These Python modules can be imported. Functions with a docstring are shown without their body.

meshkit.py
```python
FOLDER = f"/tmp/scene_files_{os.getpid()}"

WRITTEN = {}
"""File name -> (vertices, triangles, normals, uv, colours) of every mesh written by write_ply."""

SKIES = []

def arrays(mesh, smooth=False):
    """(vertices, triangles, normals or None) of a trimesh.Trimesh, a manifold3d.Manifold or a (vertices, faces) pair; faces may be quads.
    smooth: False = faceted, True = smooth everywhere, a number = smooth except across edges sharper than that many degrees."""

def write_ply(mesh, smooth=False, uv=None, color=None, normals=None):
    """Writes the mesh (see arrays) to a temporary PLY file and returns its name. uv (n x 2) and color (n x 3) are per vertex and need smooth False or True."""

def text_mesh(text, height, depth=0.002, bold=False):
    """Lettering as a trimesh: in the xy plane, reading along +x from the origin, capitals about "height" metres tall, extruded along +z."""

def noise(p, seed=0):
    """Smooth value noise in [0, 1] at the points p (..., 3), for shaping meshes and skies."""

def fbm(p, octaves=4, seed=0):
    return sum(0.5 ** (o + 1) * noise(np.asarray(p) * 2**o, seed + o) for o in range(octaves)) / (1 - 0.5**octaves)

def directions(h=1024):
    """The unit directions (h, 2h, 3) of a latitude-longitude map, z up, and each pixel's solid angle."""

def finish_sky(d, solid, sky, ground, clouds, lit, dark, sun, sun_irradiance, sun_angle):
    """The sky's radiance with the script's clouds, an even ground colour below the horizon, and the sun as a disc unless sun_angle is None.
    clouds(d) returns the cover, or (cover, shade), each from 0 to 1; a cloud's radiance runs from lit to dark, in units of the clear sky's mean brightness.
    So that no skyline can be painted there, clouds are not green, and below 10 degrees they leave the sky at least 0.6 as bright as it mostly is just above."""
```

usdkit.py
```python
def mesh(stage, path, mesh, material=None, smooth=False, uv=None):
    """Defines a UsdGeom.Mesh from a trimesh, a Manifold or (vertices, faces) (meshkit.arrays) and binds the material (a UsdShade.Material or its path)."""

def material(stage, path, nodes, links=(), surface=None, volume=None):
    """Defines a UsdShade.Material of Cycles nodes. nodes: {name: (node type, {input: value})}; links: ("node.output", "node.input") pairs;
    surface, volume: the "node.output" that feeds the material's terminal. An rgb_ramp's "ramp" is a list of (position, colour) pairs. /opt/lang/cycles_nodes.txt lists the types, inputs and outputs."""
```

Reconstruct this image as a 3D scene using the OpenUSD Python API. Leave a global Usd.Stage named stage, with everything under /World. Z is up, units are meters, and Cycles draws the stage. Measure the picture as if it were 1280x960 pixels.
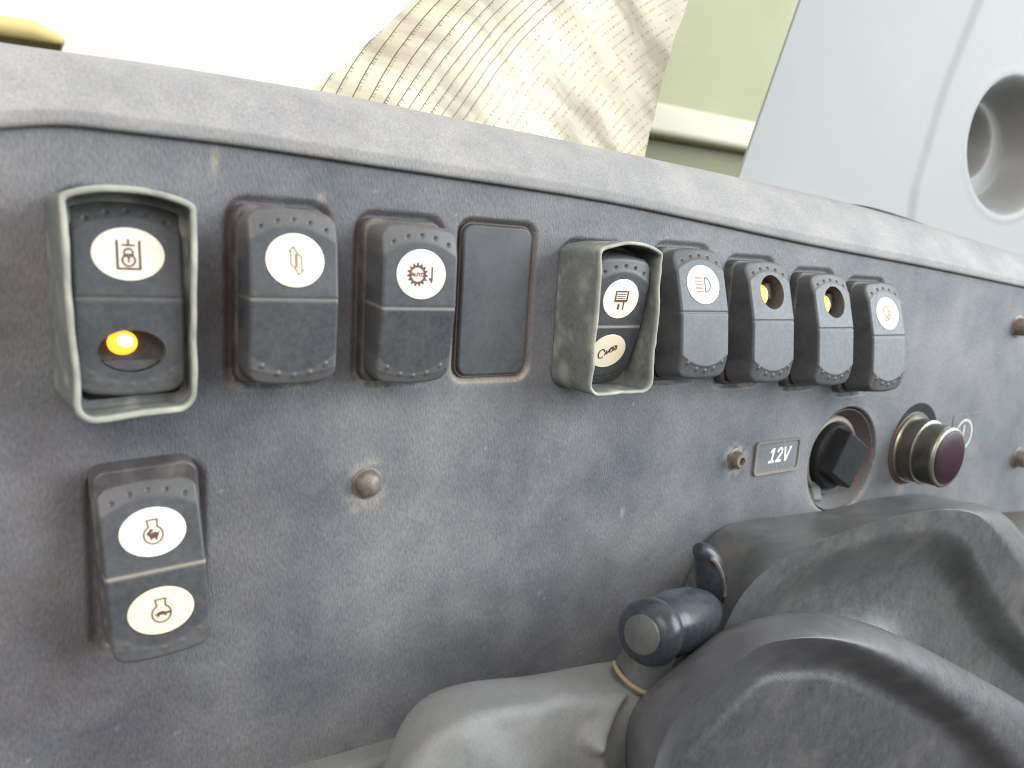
import math
import numpy as np
import trimesh
import manifold3d as m3
from scipy.interpolate import make_interp_spline, PchipInterpolator
from shapely.geometry import Polygon, Point, LineString, box as sbox
from shapely.ops import unary_union
from shapely import affinity
from pxr import Usd, UsdGeom, UsdLux, UsdShade, Sdf, Gf, Vt
import usdkit, meshkit

T = Sdf.ValueTypeNames
stage = Usd.Stage.CreateInMemory()
UsdGeom.SetStageUpAxis(stage, UsdGeom.Tokens.z)
UsdGeom.SetStageMetersPerUnit(stage, 1.0)
world = UsdGeom.Xform.Define(stage, '/World')
stage.SetDefaultPrim(world.GetPrim())

# ------------------------------------------------------------------ camera
CAM = (-0.13231, -0.21348925, 0.01790601)
ROT = [[0.83818313, -0.54202488, 0.06048197], [-0.04455459, -0.17857784, -0.9829165], [0.54356594, 0.82116928, -0.17383063]]   # right, down, forward
cam = UsdGeom.Camera.Define(stage, '/World/camera')
r_, d_, f_ = ROT
cam.AddTransformOp().Set(Gf.Matrix4d(*r_, 0, *[-v for v in d_], 0, *[-v for v in f_], 0, *CAM, 1))
cam.CreateHorizontalApertureAttr(36.0)
cam.CreateVerticalApertureAttr(27.0)
cam.CreateFocalLengthAttr(36.0 * 976 / 1280)
cam.CreateClippingRangeAttr(Gf.Vec2f(0.005, 100))
cam.CreateFStopAttr(14.0)
cam.CreateFocusDistanceAttr(0.27)
cam.CreateExposureAttr(0.0)

# ------------------------------------------------------------------ light: bright overcast daylight through the cab's windows
def mat(name, nodes, links, surface):
    return usdkit.material(stage, '/World/Looks/' + name, nodes, links, surface=surface)

sky_mat = mat('sky_glow', {
    'g': ('texture_coordinate', {}), 's': ('separate_xyz', {}),
    'r': ('map_range', {'from_min': -0.22, 'from_max': 0.12, 'to_min': 0.0, 'to_max': 1.0, 'clamp': True, 'range_type': 'smoothstep'}),
    'c': ('rgb_ramp', {'ramp': [(0, (0.07, 0.066, 0.064)), (0.5, (0.5, 0.49, 0.48)), (1, (1.25, 1.25, 1.24))]}),
    'b': ('background_shader', {'strength': 1.0})},
    [('g.generated', 's.vector'), ('s.z', 'r.value'), ('r.result', 'c.fac'), ('c.color', 'b.color')], 'b.background')
dome = UsdLux.DomeLight.Define(stage, '/World/sky')
UsdShade.MaterialBindingAPI.Apply(dome.GetPrim()).Bind(sky_mat)
dome.GetPrim().SetCustomDataByKey('kind', 'structure')

def look_at_light(name, pos, target, w, h, power, color):
    l = UsdLux.RectLight.Define(stage, '/World/' + name)
    p, t = np.array(pos, float), np.array(target, float)
    z = (p - t) / np.linalg.norm(p - t)
    x = np.cross([0, 0, 1], z); x /= np.linalg.norm(x)
    y = np.cross(z, x)
    l.AddTransformOp().Set(Gf.Matrix4d(*x, 0, *y, 0, *z, 0, *p, 1))
    l.CreateWidthAttr(w); l.CreateHeightAttr(h); l.CreateIntensityAttr(power); l.CreateColorAttr(Gf.Vec3f(*color))
    l.GetPrim().SetCustomDataByKey('kind', 'structure')
    return l
# the cab's front window, cool, and its left-hand door window, warmer
look_at_light('front_window_light', (1.5, -1.15, 0.52), (0.15, 0, 0.0), 1.4, 1.2, 10.0, (0.83, 0.93, 1.0))
look_at_light('door_window_light', (-0.75, -0.9, 0.8), (-0.05, 0, 0), 0.8, 0.6, 6.0, (1.0, 0.92, 0.87))

# ------------------------------------------------------------------ helpers: shapes are made in mm, x right, y up along the panel, z out of the panel
used = {}
def numbered(parent, name):
    k = used.get((parent, name), 0); used[(parent, name)] = k + 1
    return parent + '/' + (name if k == 0 else '%s_%03d' % (name, k))

def W(v):
    v = np.asarray(v, float)
    return np.stack([v[..., 0], -v[..., 2], v[..., 1]], -1) / 1000.0

def tagp(p, label=None, cat=None, group=None, kind=None):
    for k, v in (('label', label), ('category', cat), ('group', group), ('kind', kind)):
        if v: p.SetCustomDataByKey(k, v)
    return p

def thing(name, label, cat, loc, group=None):
    x = UsdGeom.Xform.Define(stage, numbered('/World', name))
    x.AddTranslateOp().Set(Gf.Vec3d(*[float(t) for t in W(loc)]))
    return tagp(x.GetPrim(), label, cat, group)

def add(name, mesh, m, parent=None, smooth=32, tint=None, label=None, uv=None):
    v, f, n = meshkit.arrays(mesh, smooth)
    path = numbered(str(parent.GetPath()) if parent else '/World', name)
    g = UsdGeom.Mesh.Define(stage, path)
    g.CreatePointsAttr(Vt.Vec3fArray.FromNumpy(W(v).astype(np.float32)))
    g.CreateFaceVertexCountsAttr(Vt.IntArray.FromNumpy(np.full(len(f), 3, np.int32)))
    g.CreateFaceVertexIndicesAttr(Vt.IntArray.FromNumpy(f.astype(np.int32).ravel()))
    g.CreateSubdivisionSchemeAttr('none')
    if n is not None:
        g.CreateNormalsAttr(Vt.Vec3fArray.FromNumpy((W(n) * 1000).astype(np.float32))); g.SetNormalsInterpolation('vertex')
    api = UsdGeom.PrimvarsAPI(g)
    t = np.zeros((len(v), 3)) if tint is None else np.asarray(tint(v), float)
    api.CreatePrimvar('tint', T.Color3fArray, 'vertex').Set(Vt.Vec3fArray.FromNumpy(t.astype(np.float32)))
    if uv is not None:
        api.CreatePrimvar('st', T.TexCoord2fArray, 'vertex').Set(Vt.Vec2fArray.FromNumpy(np.asarray(uv(v), np.float32)))
    UsdShade.MaterialBindingAPI.Apply(g.GetPrim()).Bind(m)
    if label: g.GetPrim().SetCustomDataByKey('label', label)
    return g.GetPrim()

def sm(x, a, b):
    t = np.clip((x - a) / (b - a), 0, 1); return t * t * (3 - 2 * t)

def rrect_sdf(x, y, hx, hy, r):
    qx, qy = np.abs(x) - (hx - r), np.abs(y) - (hy - r)
    return np.hypot(np.maximum(qx, 0), np.maximum(qy, 0)) + np.minimum(np.maximum(qx, qy), 0) - r

def grid_faces(nu, nv, flip=False):
    i, j = np.meshgrid(np.arange(nu - 1), np.arange(nv - 1), indexing='ij')
    a = i * nv + j
    q = np.stack([a, a + nv, a + nv + 1, a + 1], -1).reshape(-1, 4)
    f = np.vstack([q[:, [0, 1, 2]], q[:, [0, 2, 3]]])
    return f[:, ::-1] if flip else f

def rrect(w, h, r, n=8):
    return sbox(-w / 2 + r, -h / 2 + r, w / 2 - r, h / 2 - r).buffer(r, quad_segs=n)

def extrude(poly, h, z0=0.0):
    parts = [trimesh.creation.extrude_polygon(g, h, engine='earcut') for g in getattr(poly, 'geoms', [poly]) if g.area > 1e-4]
    m = trimesh.util.concatenate(parts); m.apply_translation([0, 0, z0]); return m

def bevel_plate(poly, h, b, z0=0.0, steps=3):
    """a plate with a rounded upper edge, as stacked hulls are not needed: loft of inset outlines"""
    rings, zs = [poly], [z0]
    for k in range(steps + 1):
        a = math.pi / 2 * k / steps
        rings.append(poly.buffer(-b * (1 - math.cos(a)) - 1e-4 * k)); zs.append(z0 + h - b + b * math.sin(a))
    N = 96
    V = []
    for p, z in zip(rings, zs):
        e = p.exterior; c = np.array([e.interpolate(t, True).coords[0] for t in np.linspace(0, 1, N, endpoint=False)])
        cc = poly.centroid; ang = np.arctan2(c[:, 1] - cc.y, c[:, 0] - cc.x); c = np.roll(c, -int(np.argmin(np.abs(ang))), 0)
        if Polygon(c).exterior.is_ccw is False: c = c[::-1]
        V.append(np.c_[c, np.full(N, z)])
    V.append(np.array([[*np.mean(V[-1][:, :2], 0), zs[-1]]]))
    v = np.vstack(V); R = len(rings); f = []
    for k in range(R - 1):
        i = np.arange(N); j = (i + 1) % N
        f += [np.stack([k * N + i, k * N + j, (k + 1) * N + j], 1), np.stack([k * N + i, (k + 1) * N + j, (k + 1) * N + i], 1)]
    i = np.arange(N); f.append(np.stack([(R - 1) * N + i, (R - 1) * N + (i + 1) % N, np.full(N, R * N)], 1))
    return trimesh.Trimesh(v, np.vstack(f), process=False)

def revolve(profile, n=64):
    return trimesh.creation.revolve(np.array(profile, float), sections=n)

def to_man(t):
    return m3.Manifold(m3.Mesh(np.asarray(t.vertices, np.float32), np.asarray(t.faces, np.uint32)))

def man_tri(m):
    q = m.to_mesh(); return trimesh.Trimesh(np.array(q.vert_properties[:, :3], float), np.array(q.tri_verts), process=False)

def fb(v, s, seed=0, oct=4):
    return meshkit.fbm(np.asarray(v) / s + 50.0, oct, seed)

# ------------------------------------------------------------------ materials
def plastic(name, a, b, dust=(0.34, 0.30, 0.25), red=(0.075, 0.032, 0.022), rough=0.55, grain=2200.0, bump=0.25, dist=0.0003, blotch=55.0, dusty=0.35, spec=0.45, fibre=0.0, rvar=1.0, dustfilm=(0.30, 0.29, 0.28)):
    n = {
        'g': ('geometry', {}), 'n1': ('noise_texture', {'scale': blotch, 'detail': 5.0, 'roughness': 0.62}),
        'r1': ('map_range', {'from_min': 0.33, 'from_max': 0.68, 'clamp': True}),
        'mx': ('mix_color', {'a': a, 'b': b}),
        'n2': ('noise_texture', {'scale': blotch * 9, 'detail': 6.0, 'roughness': 0.8}),
        'r2': ('map_range', {'from_min': 0.40, 'from_max': 0.85, 'to_max': dusty, 'clamp': True}),
        'mx2': ('mix_color', {'b': dustfilm}),
        'at': ('attribute', {'attribute': 'tint'}), 'sc': ('separate_color', {}),
        'mr': ('mix_color', {'b': red}), 'md': ('mix_color', {'b': dust}),
        'mp': ('mapping', {'scale': (1.0, 1.0, 0.4), 'rotation': (0.0, -0.5, 0.0)}),
        'n3': ('noise_texture', {'scale': grain, 'detail': 3.0, 'roughness': 0.6}),
        'fr': ('map_range', {'from_min': 0.3, 'from_max': 0.7, 'to_min': 1.0 - fibre, 'to_max': 1.0 + fibre, 'clamp': True}),
        'mf': ('mix_color', {'blend_type': 'multiply', 'fac': 1.0, 'use_clamp': False}),
        'cf': ('combine_color', {}),
        'bp': ('bump', {'strength': bump, 'distance': dist}),
        'rr': ('map_range', {'from_min': 0.3, 'from_max': 0.7, 'to_min': rough - 0.08 * rvar, 'to_max': rough + 0.12 * rvar}),
        'p': ('principled_bsdf', {'specular_ior_level': spec})}
    l = [('g.position', 'n1.vector'), ('n1.fac', 'r1.value'), ('r1.result', 'mx.fac'), ('g.position', 'n2.vector'), ('n2.fac', 'r2.value'), ('r2.result', 'mx2.fac'),
         ('mx.result', 'mx2.a'), ('at.color', 'sc.color'), ('sc.r', 'mr.fac'), ('mx2.result', 'mr.a'), ('sc.g', 'md.fac'), ('mr.result', 'md.a'),
         ('g.position', 'mp.vector'), ('mp.vector', 'n3.vector'), ('n3.fac', 'fr.value'), ('fr.result', 'cf.r'), ('fr.result', 'cf.g'), ('fr.result', 'cf.b'),
         ('md.result', 'mf.a'), ('cf.color', 'mf.b'), ('mf.result', 'p.base_color'), ('n3.fac', 'bp.height'), ('bp.normal', 'p.normal'), ('n2.fac', 'rr.value'), ('rr.result', 'p.roughness')]
    return mat(name, n, l, 'p.BSDF')

M_panel = plastic('panel_plastic', (0.074, 0.080, 0.094), (0.182, 0.180, 0.184), rough=0.55, grain=1500, bump=0.5, dist=0.0005, blotch=20, dusty=0.10, fibre=0.21)
M_ledge = plastic('ledge_plastic', (0.215, 0.213, 0.215), (0.31, 0.30, 0.285), rough=0.62, grain=1500, bump=0.45, dist=0.0004, blotch=40, dusty=0.3, fibre=0.16)
M_rocker = plastic('rocker_plastic', (0.034, 0.037, 0.042), (0.060, 0.062, 0.067), rough=0.42, grain=3500, bump=0.12, dist=0.0002, blotch=70, dusty=0.16)
M_bezel = plastic('bezel_plastic', (0.030, 0.031, 0.033), (0.06, 0.058, 0.056), rough=0.5, grain=3000, bump=0.15, dist=0.0002, blotch=120, dusty=0.3)
M_guard = plastic('guard_rubber', (0.088, 0.097, 0.092), (0.135, 0.145, 0.136), rough=0.6, grain=2500, bump=0.2, dist=0.0003, blotch=70, dusty=0.4, dustfilm=(0.34, 0.34, 0.30), dust=(0.50, 0.48, 0.40))
M_black = plastic('black_cap', (0.012, 0.013, 0.014), (0.022, 0.023, 0.024), rough=0.4, grain=2000, bump=0.05, dist=0.0001, dusty=0.02, spec=0.12)
M_pod = plastic('moulded_plastic', (0.034, 0.035, 0.039), (0.060, 0.059, 0.064), rough=0.37, grain=1800, bump=0.25, dist=0.0004, blotch=30, dusty=0.14, fibre=0.12, spec=0.6)
M_tray = plastic('tray_plastic', (0.038, 0.041, 0.041), (0.066, 0.069, 0.068), rough=0.33, grain=1800, bump=0.2, dist=0.0003, blotch=30, dusty=0.16, fibre=0.08, spec=0.55)
M_gaiter = plastic('gaiter_vinyl', (0.122, 0.126, 0.122), (0.188, 0.190, 0.183), rough=0.55, grain=1800, bump=0.25, dist=0.0004, blotch=28, dusty=0.25, fibre=0.10)
M_knob = plastic('knob_gloss', (0.014, 0.018, 0.024), (0.024, 0.029, 0.038), rough=0.28, grain=900, bump=0.02, dist=0.0001, blotch=40, dusty=0.10, spec=0.38)
M_trim = plastic('trim_plastic', (0.208, 0.207, 0.200), (0.226, 0.223, 0.213), rough=0.5, grain=1400, bump=0.12, dist=0.0003, blotch=9, dusty=0.02, fibre=0.02, rvar=0.1, dustfilm=(0.4, 0.38, 0.35))
M_steel = plastic('rusty_steel', (0.075, 0.060, 0.048), (0.20, 0.175, 0.15), rough=0.42, grain=1200, bump=0.3, dist=0.0003, blotch=260, dusty=0.4, dustfilm=(0.15, 0.09, 0.05), spec=0.7)
M_wall = plastic('floor_dirt', (0.10, 0.085, 0.055), (0.17, 0.145, 0.10), rough=0.8, grain=900, bump=0.3, blotch=30)

def simple(name, col, rough=0.5, metallic=0.0, spec=0.5, emit=None, es=0.0, coat=0.0):
    p = {'base_color': col, 'roughness': rough, 'metallic': metallic, 'specular_ior_level': spec, 'coat_weight': coat}
    if emit: p.update({'emission_color': emit, 'emission_strength': es})
    return mat(name, {'p': ('principled_bsdf', p)}, [], 'p.BSDF')

M_metal = mat('tarnished_metal', {'g': ('geometry', {}), 'n': ('noise_texture', {'scale': 120.0, 'detail': 3.0}), 'c': ('rgb_ramp', {'ramp': [(0.3, (0.10, 0.097, 0.085)), (0.7, (0.15, 0.145, 0.125))]}),
    'r': ('map_range', {'to_min': 0.22, 'to_max': 0.45}), 'p': ('principled_bsdf', {'metallic': 0.85})},
    [('g.position', 'n.vector'), ('n.fac', 'c.fac'), ('c.color', 'p.base_color'), ('n.fac', 'r.value'), ('r.result', 'p.roughness')], 'p.BSDF')
M_brass = simple('worn_brass_edge', (0.25, 0.232, 0.185), 0.33, 0.9)
M_red = simple('dark_red_cap', (0.018, 0.005, 0.009), 0.4, 0, 0.22)
M_print = simple('dark_print', (0.10, 0.045, 0.03), 0.6)
M_print_soft = simple('faded_print', (0.34, 0.20, 0.14), 0.6)
M_white = simple('white_print', (0.78, 0.78, 0.78), 0.5)
M_pale = simple('pale_print', (0.5, 0.49, 0.45), 0.5)
M_grey_print = simple('worn_print', (0.18, 0.19, 0.2), 0.6)
M_label = mat('label_white', {'g': ('geometry', {}), 'n': ('noise_texture', {'scale': 160.0, 'detail': 3.0}), 'c': ('rgb_ramp', {'ramp': [(0.3, (0.78, 0.69, 0.56)), (0.7, (0.87, 0.80, 0.68))]}), 'p': ('principled_bsdf', {'roughness': 0.6, 'specular_ior_level': 0.25})},
    [('g.position', 'n.vector'), ('n.fac', 'c.fac'), ('c.color', 'p.base_color')], 'p.BSDF')
M_cream = simple('label_cream', (0.84, 0.72, 0.52), 0.4)
M_lamp = simple('amber_lamp', (0.9, 0.4, 0.05), 0.3, emit=(1.0, 0.36, 0.02), es=2.6)
M_hot = simple('lamp_core', (1, 0.9, 0.6), 0.3, emit=(1.0, 0.85, 0.45), es=22.0)
M_lamp_dim = simple('amber_lens', (0.9, 0.45, 0.08), 0.3, emit=(1.0, 0.50, 0.07), es=2.4)
M_well = simple('lamp_well', (0.10, 0.055, 0.04), 0.5)
M_tan = simple('tan_strap', (0.20, 0.155, 0.085), 0.6)
M_olive = mat('olive_paint', {'g': ('geometry', {}), 'n': ('noise_texture', {'scale': 5.0, 'detail': 4.0}), 'c': ('rgb_ramp', {'ramp': [(0.3, (0.235, 0.238, 0.125)), (0.7, (0.30, 0.30, 0.165))]}), 'p': ('principled_bsdf', {'roughness': 0.5})},
    [('g.position', 'n.vector'), ('n.fac', 'c.fac'), ('c.color', 'p.base_color')], 'p.BSDF')
M_rail = simple('cream_paint', (0.60, 0.58, 0.44), 0.5)
M_yellow = simple('yellow_paint', (0.74, 0.62, 0.26), 0.6)
M_glass = mat('window_glass', {'lw': ('layer_weight', {'blend': 0.5}), 'pw': ('math', {'math_type': 'power', 'value2': 4.0}), 'f': ('math', {'math_type': 'multiply', 'value2': 0.35}), 't': ('transparent_bsdf', {'color': (0.98, 0.98, 0.96)}), 'gl': ('glossy_bsdf', {'color': (0.9, 0.9, 0.9), 'roughness': 0.05}), 'm': ('mix_closure', {})},
    [('lw.facing', 'pw.value1'), ('pw.value', 'f.value1'), ('f.value', 'm.fac'), ('t.BSDF', 'm.closure1'), ('gl.BSDF', 'm.closure2')], 'm.closure')
M_paper = mat('printed_paper', {
    'uv': ('texture_coordinate', {}), 's': ('separate_xyz', {}),
    # rows
    'rv': ('math', {'math_type': 'multiply', 'value2': 1.0}), 'fr': ('math', {'math_type': 'fraction'}), 'row': ('math', {'math_type': 'floor'}),
    'ln': ('math', {'math_type': 'less_than', 'value2': 0.075}), 'tx': ('math', {'math_type': 'less_than', 'value2': 0.27}),
    'cu': ('combine_xyz', {}), 'su': ('math', {'math_type': 'multiply', 'value2': 1.7}),
    'wn': ('noise_texture', {'scale': 1.0, 'detail': 2.0, 'roughness': 0.8, 'dimensions': '2D'}), 'wt': ('math', {'math_type': 'greater_than', 'value2': 0.56}),
    'cb': ('combine_xyz', {}), 'sb': ('math', {'math_type': 'multiply', 'value2': 0.10}),
    'bn': ('noise_texture', {'scale': 1.0, 'detail': 0.0, 'dimensions': '2D'}), 'bt': ('math', {'math_type': 'greater_than', 'value2': 0.43}),
    'm1': ('math', {'math_type': 'multiply'}), 'm2': ('math', {'math_type': 'multiply'}),
    'ul': ('math', {'math_type': 'less_than', 'value2': 13.0}), 'm3': ('math', {'math_type': 'multiply'}), 'sum': ('math', {'math_type': 'maximum'}), 'inkf': ('math', {'math_type': 'multiply', 'value2': 0.88}),
    'pn': ('noise_texture', {'scale': 0.055, 'detail': 4.0}), 'pc': ('rgb_ramp', {'ramp': [(0.36, (0.46, 0.42, 0.33)), (0.48, (0.70, 0.66, 0.53)), (0.60, (0.84, 0.80, 0.66))]}),
    'mx': ('mix_color', {'b': (0.13, 0.12, 0.10)}),
    'd': ('diffuse_bsdf', {}), 't': ('translucent_bsdf', {}), 'mc': ('mix_closure', {'fac': 0.5})},
    [('uv.UV', 's.vector'), ('s.y', 'rv.value1'), ('rv.value', 'fr.value1'), ('rv.value', 'row.value1'), ('fr.value', 'ln.value1'), ('fr.value', 'tx.value1'),
     ('s.x', 'su.value1'), ('su.value', 'cu.x'), ('row.value', 'cu.y'), ('cu.vector', 'wn.vector'), ('wn.fac', 'wt.value1'),
     ('s.x', 'sb.value1'), ('sb.value', 'cb.x'), ('row.value', 'cb.y'), ('cb.vector', 'bn.vector'), ('bn.fac', 'bt.value1'),
     ('tx.value', 'm1.value1'), ('wt.value', 'm1.value2'), ('m1.value', 'm2.value1'), ('bt.value', 'm2.value2'),
     ('s.z', 'ul.value1'), ('row.value', 'ul.value1'), ('ln.value', 'm3.value1'), ('ul.value', 'm3.value2'), ('m2.value', 'sum.value1'), ('m3.value', 'sum.value2'), ('sum.value', 'inkf.value1'),
     ('uv.UV', 'pn.vector'), ('pn.fac', 'pc.fac'), ('pc.color', 'mx.a'), ('inkf.value', 'mx.fac'), ('mx.result', 'd.color'), ('mx.result', 't.color'),
     ('d.BSDF', 'mc.closure1'), ('t.BSDF', 'mc.closure2')], 'mc.closure')

# ------------------------------------------------------------------ the switches' places (centre on the panel, half sizes)
SW = {  # name: (x, y, scale, tilt in degrees: + means the lower end stands out)
    'tank': (-107.3, -0.2, 0.980, 5.0), 'arrows': (-68.7, 0.9, 0.980, 1.0), 'gear': (-33.2, -0.2, 0.980, -4.0), 'implement': (39.6, -3.9, 0.980, -14.0),
    'beam': (81.3, -3.8, 1.029, 12.0), 'round_a': (119.8, -6.9, 1.029, 12.0), 'round_b': (160.3, -10.2, 1.020, 12.0), 'worklamp': (198.9, -13.8, 1.059, 12.0), 'engine': (-102.6, -68.6, 0.980, 10.0)}
BLANK = (0.4, 0.0)
SOCK = (200.0, -73.0)
LIGHTER = (257.0, -72.0)
def sw_sdf(x, y, pad=0.0):
    d = np.full(np.shape(x), 1e3)
    for k, (cx, cy, s, t) in SW.items():
        d = np.minimum(d, rrect_sdf(x - cx, y - cy, 12.6 * s + pad, 24.2 * s + pad, 4.0))
    return d

# ------------------------------------------------------------------ the panel
XS = [-220, -150, -131, -115, -91, -39, 37, 90, 149, 240, 348, 560]
top_y = PchipInterpolator(XS, [12, 31, 37.2, 39.6, 39.6, 38.2, 35.6, 31.8, 27, 21, 13, -4])
ledge_y = PchipInterpolator([-220, -130, -88, -54, 0, 67, 121, 207, 369, 560], [58, 58.2, 59.1, 59.0, 57.2, 54.7, 52.3, 47.5, 32.0, 12])
def bot_y(x): return -270 + 158 * sm(x, 236, 262) - 0.10 * np.maximum(x - 262, 0)
def build_panel():
    xs = np.arange(-215, 555, 0.85)
    t = np.linspace(0, 1, 400)
    x = np.repeat(xs[:, None], len(t), 1)
    y = bot_y(xs)[:, None] + (top_y(xs) + 1.0 - bot_y(xs))[:, None] * t[None]
    z = np.zeros_like(x)
    d = sw_sdf(x, y)
    z -= 1.6 * (1 - sm(d, 0.9, 2.2))
    db = rrect_sdf(x - BLANK[0], y - BLANK[1], 14.6, 25.6, 4.5)
    z -= 2.0 * (1 - sm(db, -1.0, 0.3))
    ds = np.hypot(x - SOCK[0], y - SOCK[1]) - 25.5
    z -= 13.5 * (1 - sm(ds, -1.6, 0.4))
    z += 0.5 * (fb(np.stack([x, y, 0 * x], -1), 60, 3, 3) - 0.5)
    z -= 1.5 * sm(y, top_y(xs)[:, None] - 1.5, top_y(xs)[:, None] + 1)
    v = np.stack([x, y, z], -1).reshape(-1, 3)
    return trimesh.Trimesh(v, grid_faces(len(xs), len(t)), process=False)
def panel_tint(v):
    x, y = v[:, 0], v[:, 1]
    n = fb(np.c_[x, y, 0 * x], 9, 5, 4)
    n2 = fb(np.c_[x, y, 0 * x], 3, 8, 3)
    red = np.zeros(len(v)); dust = np.zeros(len(v))
    for k, (cx, cy, s, t) in SW.items():
        amt = {'tank': 0.9, 'arrows': 0.85, 'gear': 0.8, 'implement': 0.3, 'engine': 0.6}.get(k, 0.12)
        d = rrect_sdf(x - cx, y - cy, 12.6 * s, 24.2 * s, 4.0)
        red = np.maximum(red, (0.95 if k in ('tank', 'arrows') else 0.75) * amt * (1 - sm(d, 0.5, 4.2)) * (0.55 + 0.9 * (n - 0.2)) * (0.25 + 0.75 * sm(np.abs(x - cx), 10, 13)))
        low = sm(-(y - cy), 19 * s, 25 * s)
        dust = np.maximum(dust, low * (1 - sm(d, 0.3, 3.0)) * sm(n2, 0.38, 0.6) * 0.75)
    # a wide rusty film round the left-hand switches
    for cx, cy, r, a in ((-130, 0, 14, 0.30), (-86.5, -3, 6, 0.55), (-50, -3, 4, 0.4), (-118, -70, 24, 0.36), (-120, -100, 34, 0.26), (-80, -70, 14, 0.18)):
        red = np.maximum(red, a * np.exp(-((x - cx) ** 2 + 0.3 * (y - cy) ** 2) / r ** 2) * (n * 1.6))
    db = rrect_sdf(x - BLANK[0], y - BLANK[1], 14.6, 25.6, 4.5)
    ring = np.exp(-(db / 1.1) ** 2)
    red = np.maximum(red, 0.5 * np.exp(-((db + 0.9) / 1.3) ** 2))
    dust = np.maximum(dust, ring * (0.15 + 0.75 * sm(-(y - BLANK[1]), 18, 25)) * (0.5 + n2 * 0.8))
    for cx, cy, r in ((-41.7, -55.6, 7.5), (123.8, -64.6, 6.5)):
        dd = np.hypot(x - cx, y - cy); dust = np.maximum(dust, 0.55 * np.exp(-((dd - r * 0.8) / 2.2) ** 2) * sm(n2, 0.3, 0.65))
    ds = np.hypot(x - SOCK[0], y - SOCK[1])
    red = np.maximum(red, 0.35 * (1 - sm(ds, 23, 25.5)) * sm(x - SOCK[0], -6, 14))
    dust = np.maximum(dust, 0.35 * np.exp(-((ds - 26.5) / 2.2) ** 2) * sm(-(y - SOCK[1]), 6, 20))
    dl = np.hypot(x - LIGHTER[0], y - LIGHTER[1]); dust = np.maximum(dust, 0.5 * np.exp(-((dl - 20) / 2.5) ** 2) * sm(-(y - LIGHTER[1]), 8, 18) * sm(n2, 0.35, 0.6))
    # scattered chips and specks
    sp = fb(np.c_[x, y, 0 * x], 2.2, 21, 2); dust = np.maximum(dust, 0.45 * sm(sp, 0.89, 0.95))
    for cx, cy, rx, ry in ((63, -79.5, 0.9, 2.0), (-85.5, 34.5, 1.0, 3.6), (-57.5, 27.6, 1.4, 1.2), (-45.3, -63.5, 1.3, 1.6)):
        dust = np.maximum(dust, 0.6 * np.exp(-((x - cx) / rx) ** 2 - ((y - cy) / ry) ** 2))
    return np.clip(np.c_[red, dust, 0 * red], 0, 1)
tagp(add('dashboard_panel', build_panel(), M_panel, smooth=True, tint=panel_tint), kind='structure')

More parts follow.
